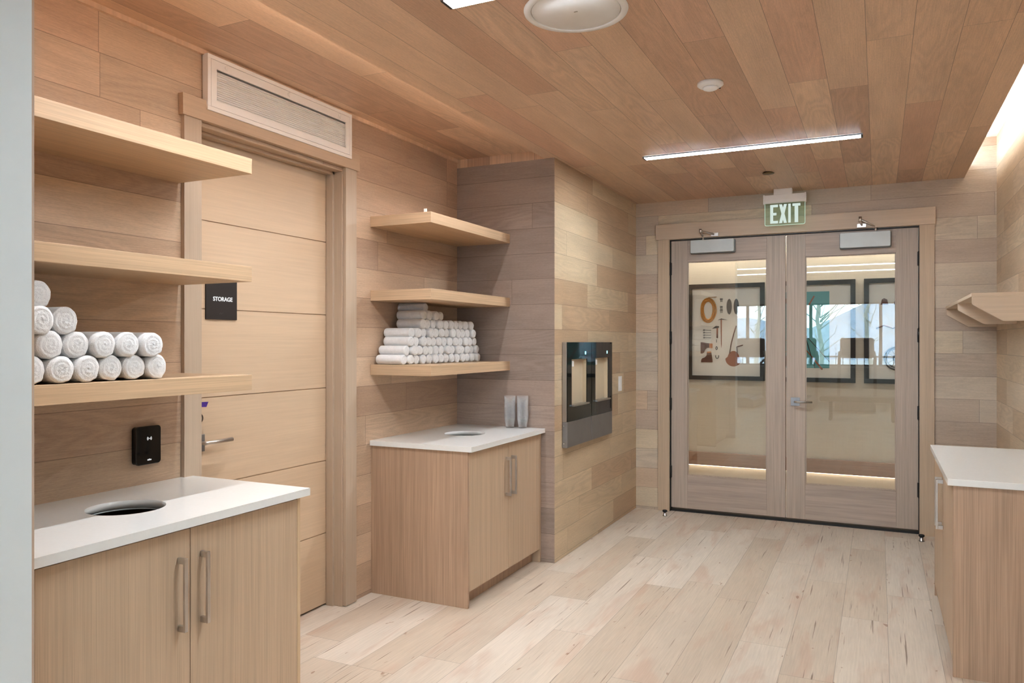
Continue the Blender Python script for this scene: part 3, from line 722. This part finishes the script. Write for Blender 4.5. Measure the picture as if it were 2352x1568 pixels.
# ------------------------------------------------------------------ right shelf on brackets
s = thing('bracket_shelf', (.64, 5.9, 1.795), 'pale oak wall shelf on chamfered brackets above the right counter', 'shelf')
xs = .472
B(xs, XR-.001, 5.0, YB-.001, 1.777, 1.797).build('shelf_board', 'pale', s, bevel=.002)
def brk(y, side):
    pts = []
    zt_ = 1.777; zb_ = 1.638; r = .014
    def arc(cx, cz, a0, a1, n=6):
        for i in range(n+1):
            t = a0+(a1-a0)*i/n; pts.append((cx+r*math.cos(t), cz+r*math.sin(t)))
    pts.append((XR-.002, zt_)); pts.append((xs+.003, zt_)); ang = math.atan2(.098, .140)
    arc(xs+.003+r, 1.740, PI, PI+PI/2-ang*.0-.62, 5)
    arc(.628, zb_+r, PI+.95, 1.5*PI, 5)
    pts.append((XR-.002, zb_))
    return MB().prism(pts, 1, y, y+.018).build('bracket', 'pale', s, bevel=.001)
for y in (5.002, 5.86, YB-.020): brk(y, 0)
B(XR-.022, XR-.002, 5.02, YB-.02, 1.66, 1.777).build('back_rail', 'pale', s)

# cove LED tape above the ceiling edge
t_ = thing('cove_light', (CE-.05, 4., ZC+.1), 'hidden light strip in the slot beside the right wall', 'cove light')
B(CE-.075, CE-.045, 1.3, YB-.05, ZC+.101, ZC+.108).build('led_tape', 'led_cove', t_)
B(XE-.010, XE-.002, 1.35, 4.05, ZC+.040, ZC+.050).build('led_strip', 'led_niche', thing('soffit_light', (XE-.01, 2.8, ZC+.055), 'light strip tucked behind the raised ceiling edge over the left niches', 'cove light'))

la = bpy.data.lights.new('soffit_lamp', 'AREA'); la.shape = 'RECTANGLE'; la.size = .014; la.size_y = 3.0; la.energy = 16.5; la.color = (.93, .96, 1); la.spread = math.radians(125)
lo = bpy.data.objects.new('soffit_lamp', la); C.objects.link(lo); lo.location = (XE-.020, 2.88, ZC+.050)
# ------------------------------------------------------------------ corridor beyond the doors
YC = 8.6
struct('wall_corridor', B(-4.2, 3.2, YC, YC+.12, 0, 3.1), 'paper')
m = B(-4.3, -4.2, YB, YC+.12, 0, 3.1); m.box(3.2, 3.3, YB, YC+.12, 0, 3.1); struct('wall_corridor_ends', m, 'paper')
struct('ceiling_corridor', B(-4.2, 3.2, YB+.13, YC-.12, 2.75, 2.85), 'gymceil')
struct('ceiling_corridor_cove', B(-4.2, 3.2, YC-.2, YC, 3.0, 3.1), 'white')
struct('baseboard_corridor', B(-4.2, 3.2, YC-.045, YC-.0, .160, .302), oak('base_oak', srgb(150,112,90), 0, (60,60,60), .12))
B(-4.0, 3.0, YC-.028, YC-.012, .1535, .1590).build('led_tape', 'led_warm', thing('baseboard_light', (-.7, YC-.02, .15), 'warm strip light under the corridor baseboard', 'cove light'))
B(-4.0, 3.0, YC-.105, YC-.085, 2.80, 2.808).build('led_tape', emit('corridor_led', (1,.90,.78,1), 190.), thing('corridor_cove_light', (-.7, YC-.095, 2.80), 'warm strip washing the top of the corridor wall', 'cove light'))

for i, x in enumerate((-2.4, .3)):  # two ceiling strips added to brighten the corridor
    t_ = thing('linear_light', (x, 7.5, 2.75), f'added fill light on the corridor ceiling beyond the {("left", "right")[i]} half of the glass doors', 'ceiling light', 'added corridor fill lights')
    B(x-1.1, x+1.1, 7.46, 7.54, 2.738, 2.7495).build('diffuser', 'led_corr_fill', t_); B(x-1.11, x+1.11, 7.45, 7.55, 2.743, 2.7498).build('channel', 'satin', t_)
def picture(x0, x1, z0, z1, label, mat='mat'):
    t = thing('framed_picture', ((x0+x1)/2, YC, (z0+z1)/2), label, 'picture', 'framed pictures in the corridor')
    w = .046; m = MB(); y0, y1 = YC-.040, YC-.001
    m.box(x0, x1, y0, y1, z1-w, z1); m.box(x0, x1, y0, y1, z0, z0+w); m.box(x0, x0+w, y0, y1, z0+w, z1-w); m.box(x1-w, x1, y0, y1, z0+w, z1-w)
    m.build('frame', 'frameblk', t, bevel=.002)
    B(x0+w, x1-w, YC-.012, YC-.002, z0+w, z1-w).build('mount', mat, t)
    return t
PA = picture(-1.925, -1.103, 1.105, 2.163, 'dark framed picture of a coiled rope, boots and tools in the corridor')
PB = picture(-.975, -.212, 1.103, 2.166, 'dark framed picture of crossed skis behind the right door glass, beside the rope picture')
PC = picture(-.133, .63, 1.103, 2.166, 'dark framed picture of a bicycle wheel, furthest right in the corridor')
yp = YC-.013
def flat(parent, name, pts, mat, dy=.003): return MB().prism(pts, 1, yp-dy, yp).build(name, mat, parent)
def line(parent, name, pts, r, mat): return MB().tube([(a, yp-r*.6, b) for a, b in pts], r, 6).build(name, mat, parent)
# picture A artwork
m = MB(); rr = random.Random(3)
for k in range(9):
    a, b = .052+.004*k, .100+.0045*k; o = rr.uniform(-.004, .004)
    m.tube([(-1.700+o+a*math.cos(t)*(1+.05*math.sin(3*t+k)), yp-.004-.0015*(k % 3), 1.93-.055+o+b*math.sin(t)) for t in [2*PI*q/28 for q in range(29)]], .0048, 6, cap=False)
m.tube([(-1.71+.03*math.sin(q), yp-.012, 1.995-.004*q) for q in range(7)], .006, 6); m.tube([(-1.70, yp-.005, 2.015), (-1.61, yp-.005, 2.02)], .003, 6)
m.build('rope_coil', 'rope', PA)
for k in range(4):
    z = 1.655-.028*k; mm = MB().tube([(-1.745, yp-.002, z), (-1.672, yp-.002, z-.002)], .0028, 6); mm.lathe([(.004, 0), (.009, 0), (.009, .003), (.004, .003)], (-1.748, yp-.004, z), 1, 14, closed=True); mm.build('piton', 'toolgrey', PA)
mm = MB(); mm.box(-1.612, -1.596, yp-.004, yp, 1.565, 1.675); mm.box(-1.612, -1.596, yp-.004, yp, 1.565, 1.60); mm.prism([(-1.66, 1.668), (-1.585, 1.682), (-1.585, 1.698), (-1.62, 1.699)], 1, yp-.006, yp, 1); mm.build('hammer', ['toolwood', 'toolgrey'], PA)
mm = MB(); mm.prism([(-1.568, 1.77), (-1.554, 1.77), (-1.556, 1.50), (-1.560, 1.455), (-1.564, 1.50)], 1, yp-.004, yp); mm.prism([(-1.60, 1.762), (-1.56, 1.782), (-1.49, 1.764), (-1.56, 1.770)], 1, yp-.006, yp, 1); mm.build('ice_axe', ['toolwood', 'toolgrey'], PA)
for z in (1.985, 1.90, 1.865): 
    mm = MB()
    for dx in (-.010, .004): mm.lathe([(.003, 0), (.008, 0), (.008, .004), (.003, .004)], (-1.557+dx, yp-.004, z+.01), 1, 12, closed=True); mm.tube([(-1.557+dx, yp-.002, z+.003), (-1.557+dx+.002, yp-.002, z-.022)], .0028, 6)
    mm.build('climbing_nut', 'toolgrey', PA)
boot = [(0, 0), (.118, 0), (.120, .012), (.112, .060), (.106, .105), (.062, .108), (.058, .072), (.040, .052), (.012, .040), (0, .022)]
flat(PA, 'boot', [(-1.780+a*1.05, 1.300+b*1.02) for a, b in boot], 'leather', .006); flat(PA, 'boot', [(-1.672-b*1.05, 1.395+a*1.10) if 0 else (-1.785+b*.95, 1.395+a*1.05) for a, b in boot], 'leather', .006)
flat(PA, 'boot_cuff', [(-1.712, 1.402), (-1.668, 1.405), (-1.672, 1.418), (-1.712, 1.416)], 'tan', .008)
flat(PA, 'boot_cuff', [(-1.690, 1.455), (-1.655, 1.455), (-1.655, 1.505), (-1.690, 1.508)], 'tan', .008)
for z, n_ in ((1.535, 'peg'), (1.475, 'link')):
    line(PA, n_, [(-1.612, z+.016), (-1.612, z-.018)] if n_ == 'peg' else [(-1.612+.009*math.cos(t), z-.02+.018*math.sin(t)) for t in [2*PI*q/14 for q in range(15)]], .003, 'toolgrey')
line(PA, 'horseshoe', [(-1.605+.016*math.cos(t), 1.365+.024*math.sin(t)) for t in [PI*.85+PI*1.3*q/14 for q in range(15)]], .0045, 'toolgrey')
for dx in (0, .075): flat(PA, 'snowshoe', [(-1.475+dx+.028*math.cos(t), 1.91+.085*math.sin(t)) for t in [2*PI*q/22 for q in range(22)]], 'toolgrey')
flat(PA, 'satchel', [(-1.490+.075*math.cos(t)*(1.15 if math.sin(t) < 0 else .85)+.06, 1.34+.085*math.sin(t)) for t in [2*PI*q/26 for q in range(26)]], 'toolwood')
line(PA, 'satchel_strap', [(-1.47, 1.40), (-1.455, 1.50), (-1.425, 1.62), (-1.40, 1.70)], .006, 'leather'); line(PA, 'satchel_strap', [(-1.39, 1.40), (-1.395, 1.47), (-1.33, 1.49)], .005, 'leather')
# picture B artwork
B(-.93, -.46, YC-.0135, YC-.0121, 1.25, 2.05).build('backdrop', 'teal', PB)
for (a, b, c, d) in ((-.60, 1.25, -.80, 1.95), (-.46, 1.32, -.78, 1.70)): line(PB, 'ski_pole', [(a, b), (c, d)], .004, 'toolgrey')
flat(PB, 'ski', [(-.87, 1.55), (-.855, 1.545), (-.60, 2.00), (-.612, 2.01)], 'toolwood'); flat(PB, 'ski', [(-.83, 1.62), (-.818, 1.612), (-.52, 1.24), (-.535, 1.23)], 'toolwood')
flat(PB, 'cap', [(-.90, 1.93), (-.82, 1.93), (-.83, 1.98), (-.86, 2.0), (-.89, 1.98)], 'leather')
for dx in (0, .07): flat(PB, 'snow_boot', [(-.88+dx+.024*math.cos(t), 1.32+.055*math.sin(t)) for t in [2*PI*q/18 for q in range(18)]], 'leather')
line(PB, 'lasso', [(-.84+.09*math.cos(t), 1.48+.07*math.sin(t)) for t in [2*PI*q/24 for q in range(20)]], .004, 'rope')
# picture C artwork
for rw, q in ((.115, .010), (.095, .004), (.035, .008)): line(PC, 'wheel', [(.17+rw*math.cos(t), 1.36+rw*math.sin(t)) for t in [2*PI*k/32 for k in range(33)]], q, 'toolgrey')
for k in range(12): line(PC, 'spoke', [(.17, 1.36), (.17+.1*math.cos(k*PI/6), 1.36+.1*math.sin(k*PI/6))], .0018, 'toolgrey')
for dx in (0, .12): flat(PC, 'cap', [(.02+dx, 1.90), (.09+dx, 1.90), (.08+dx, 1.95), (.05+dx, 1.965), (.03+dx, 1.95)], 'leather')
line(PC, 'handlebar', [(-.02, 1.66), (.05, 1.69), (.13, 1.66), (.22, 1.69)], .007, 'leather')

# ------------------------------------------------------------------ the gym behind the camera
struct('ceiling_gym', B(-9, 7, -7.1, 1.1, 3.2, 3.3), 'gymceil')
m = MB(); m.box(-9.1, -9, -7.1, 1.2, 0, 3.3); m.box(7, 7.1, -7.1, 1.2, 0, 3.3); struct('wall_gym_sides', m, 'gymwall')
wz0, wz1 = .93, 2.50
m = MB(); m.box(-9, 7, -7.1, -7.0, 0, wz0); m.box(-9, 7, -7.1, -7.0, wz1, 3.3); m.box(-9, -5.2, -7.1, -7.0, wz0, wz1); m.box(5, 7, -7.1, -7.0, wz0, wz1)
struct('wall_gym_front', m, 'gymwall')
for i, (a, b) in enumerate(((-5.2, -3.1), (-3.1, -1.55), (-1.55, .05), (.05, 1.8), (1.8, 3.4), (3.4, 5.0))):
    w_ = thing(f'window_{i+1}', ((a+b)/2, -7.05, wz0), None, None, kind='structure')
    m = MB(); e = .035; m.box(a, b, -7.09, -7.01, wz0, wz0+e); m.box(a, b, -7.09, -7.01, wz1-e, wz1); m.box(a, a+e, -7.09, -7.01, wz0+e, wz1-e); m.box(b-e, b, -7.09, -7.01, wz0+e, wz1-e)
    m.build('window_frame', 'iron', w_); B(a+e, b-e, -7.055, -7.049, wz0+e, wz1-e).build('pane', 'winglass', w_)
B(-5.2, 5, -7.0, -6.88, wz0-.04, wz0-.005).build('trim_1', 'white')['kind'] = 'structure'
for i, (y, w_) in enumerate(((-1.0, 'nearest'), (-2.6, 'second'), (-4.2, 'third'), (-5.7, 'furthest'))):
    t_ = thing('linear_light', (-1.2, y, 3.2), f'long bright gym ceiling light, {w_} from the wood-panelled room', 'ceiling light', 'gym ceiling lights')
    B(-4.6, 2.2, y-.035, y+.035, 3.17, 3.199).build('diffuser', 'led_gym', t_); B(-4.62, 2.22, y-.042, y+.042, 3.185, 3.1995).build('channel', 'satin', t_)
def treadmill(x, y, rz, label):
    t = thing('treadmill', (x, y, 0), label, 'treadmill', 'treadmills by the gym windows')
    t['_o'] = (0, 0, 0)
    MB().prism([(-.40, .04), (.40, .04), (.40, .20), (.34, .24), (-.34, .24), (-.40, .20)], 1, -.55, .95).build('deck', 'gymgrey', t, bevel=.01)
    B(-.27, .27, -.50, .90, .24, .252).build('belt', 'rubber', t)
    for sx in (-1, 1):
        MB().tube([(sx*.38, -.35, .15), (sx*.38, -.62, 1.15), (sx*.36, -.55, 1.30)], .035, 10).build('upright', 'gymgrey', t)
        MB().tube([(sx*.36, -.58, 1.10), (sx*.36, -.05, 1.02)], .025, 10).build('handrail', 'rubber', t)
    c = MB().prism(rbox2d(-.36, .36, 1.15, 1.62, .06), 1, -.64, -.58).build('console', 'screen', t, bevel=.01)
    MB().prism(rbox2d(-.31, .31, 1.22, 1.57, .03), 1, -.579, -.574).build('display', 'blackglass', c)
    t.rotation_euler.z = rz
    return t
treadmill(-2.9, -5.2, PI*.02, 'grey treadmill by the gym windows, leftmost'); treadmill(-1.7, -5.3, 0, 'grey treadmill by the gym windows, second'); treadmill(-.45, -5.1, 0, 'grey treadmill by the gym windows, third')
t_ = thing('workout_bench', (-.35, -2.6, 0), 'low padded grey workout bench on the gym floor', 'bench')
MB().prism(rbox2d(-1.05, .45, .36, .46, .045), 1, -2.78, -2.42).build('pad', 'rubber', t_, bevel=.02)
for x in (-.85, .25):
    MB().tube([(x, -2.85, .03), (x, -2.35, .03)], .03, 10).build('foot', 'iron', t_); MB().tube([(x, -2.6, .03), (x, -2.6, .37)], .035, 10).build('post', 'iron', t_)
# outdoors seen in the glass reflections
struct('ground_snow', B(-40, 40, -70, -7.1, -.5, -.15), 'snow')
f_ = thing('iron_fence', (0, -12, 0), 'dark iron picket fence in the snow outside', 'fence')
m = MB(); m.box(-14, 14, -12.02, -11.98, .1, .15); m.box(-14, 14, -12.02, -11.98, 1.05, 1.10); m.build('rails', 'iron', f_)
m = MB()
for k in range(140): m.box(-14+k*.2, -13.982+k*.2, -12.01, -11.99, -.15, 1.2)
m.build('pickets', 'iron', f_)
def aspen(x, y, h, seed, label):
    t = thing('aspen_tree', (x, y, -.15), label, 'tree', 'bare aspens outside'); rn = random.Random(seed)
    MB().tube([(x+rn.uniform(-.05, .05)*k, y, -.15+h*k/6) for k in range(7)], [.08*(1-k/7.5) for k in range(7)], 8).build('trunk', 'bark', t)
    m = MB()
    for k in range(26):
        z = h*rn.uniform(.25, .95); a = rn.uniform(0, 6.28); l = rn.uniform(.4, 1.2); p = [(x, y, z)]
        for q in range(1, 4): p.append((x+l*q/3*math.cos(a)+rn.uniform(-.06, .06), y+l*q/3*math.sin(a), z+l*q/3*rn.uniform(.6, 1.1)))
        m.tube(p, [.018, .013, .009, .004], 5)
    m.build('branches', 'bark', t)
aspen(-1.5, -9.6, 4.6, 1, 'pale bare aspen close outside the gym windows'); aspen(-.2, -10.4, 5., 2, 'pale bare aspen outside, second from the left'); aspen(.9, -9.9, 4.2, 4, 'pale bare aspen outside, beside the conifer'); aspen(-3.4, -10.5, 5., 5, 'pale bare aspen outside, furthest left')
t_ = thing('conifer_tree', (3.0, -10, -.15), 'green conifer outside the gym windows', 'tree')
m = MB()
for k in range(6): m.lathe([(1.2-.17*k, .4+.55*k), (.15, 1.2+.55*k), (0, 1.25+.55*k)], (3.0, -10, 0), 2, 14)
m.build('foliage', 'conifer', t_); MB().tube([(3., -10, -.15), (3., -10, .6)], .1, 8).build('trunk', 'iron', t_)
m = MB(); pts = [(-60, -.5)]+[(-60+k*6, 3+3.5*abs(math.sin(k*1.7))+2*math.sin(k*.6)) for k in range(21)]+[(60, -.5)]
m.prism(pts, 1, -69, -66); struct('hill', m, 'hill')

# ------------------------------------------------------------------ world and look
wd = bpy.data.worlds.new('world'); sc.world = wd; wd.use_nodes = True
bg = wd.node_tree.nodes['Background']; bg.inputs[0].default_value = (.80, .90, 1, 1); bg.inputs[1].default_value = 11.
sc.view_settings.view_transform = 'Standard'; sc.view_settings.look = 'None'; sc.view_settings.exposure = .36; sc.view_settings.gamma = .9
sc.cycles.max_bounces = 7; sc.cycles.diffuse_bounces = 4; sc.cycles.glossy_bounces = 4; sc.cycles.transparent_max_bounces = 24; sc.cycles.transmission_bounces = 4
sc.cycles.use_adaptive_sampling = True; sc.cycles.adaptive_threshold = .2; sc.cycles.adaptive_min_samples = 20
sc.cycles.use_denoising = True; sc.cycles.sample_clamp_indirect = 4.; sc.cycles.caustics_reflective = False; sc.cycles.caustics_refractive = False; sc.cycles.blur_glossy = .5
for o in bpy.data.objects:
    if '_o' in o: del o['_o']
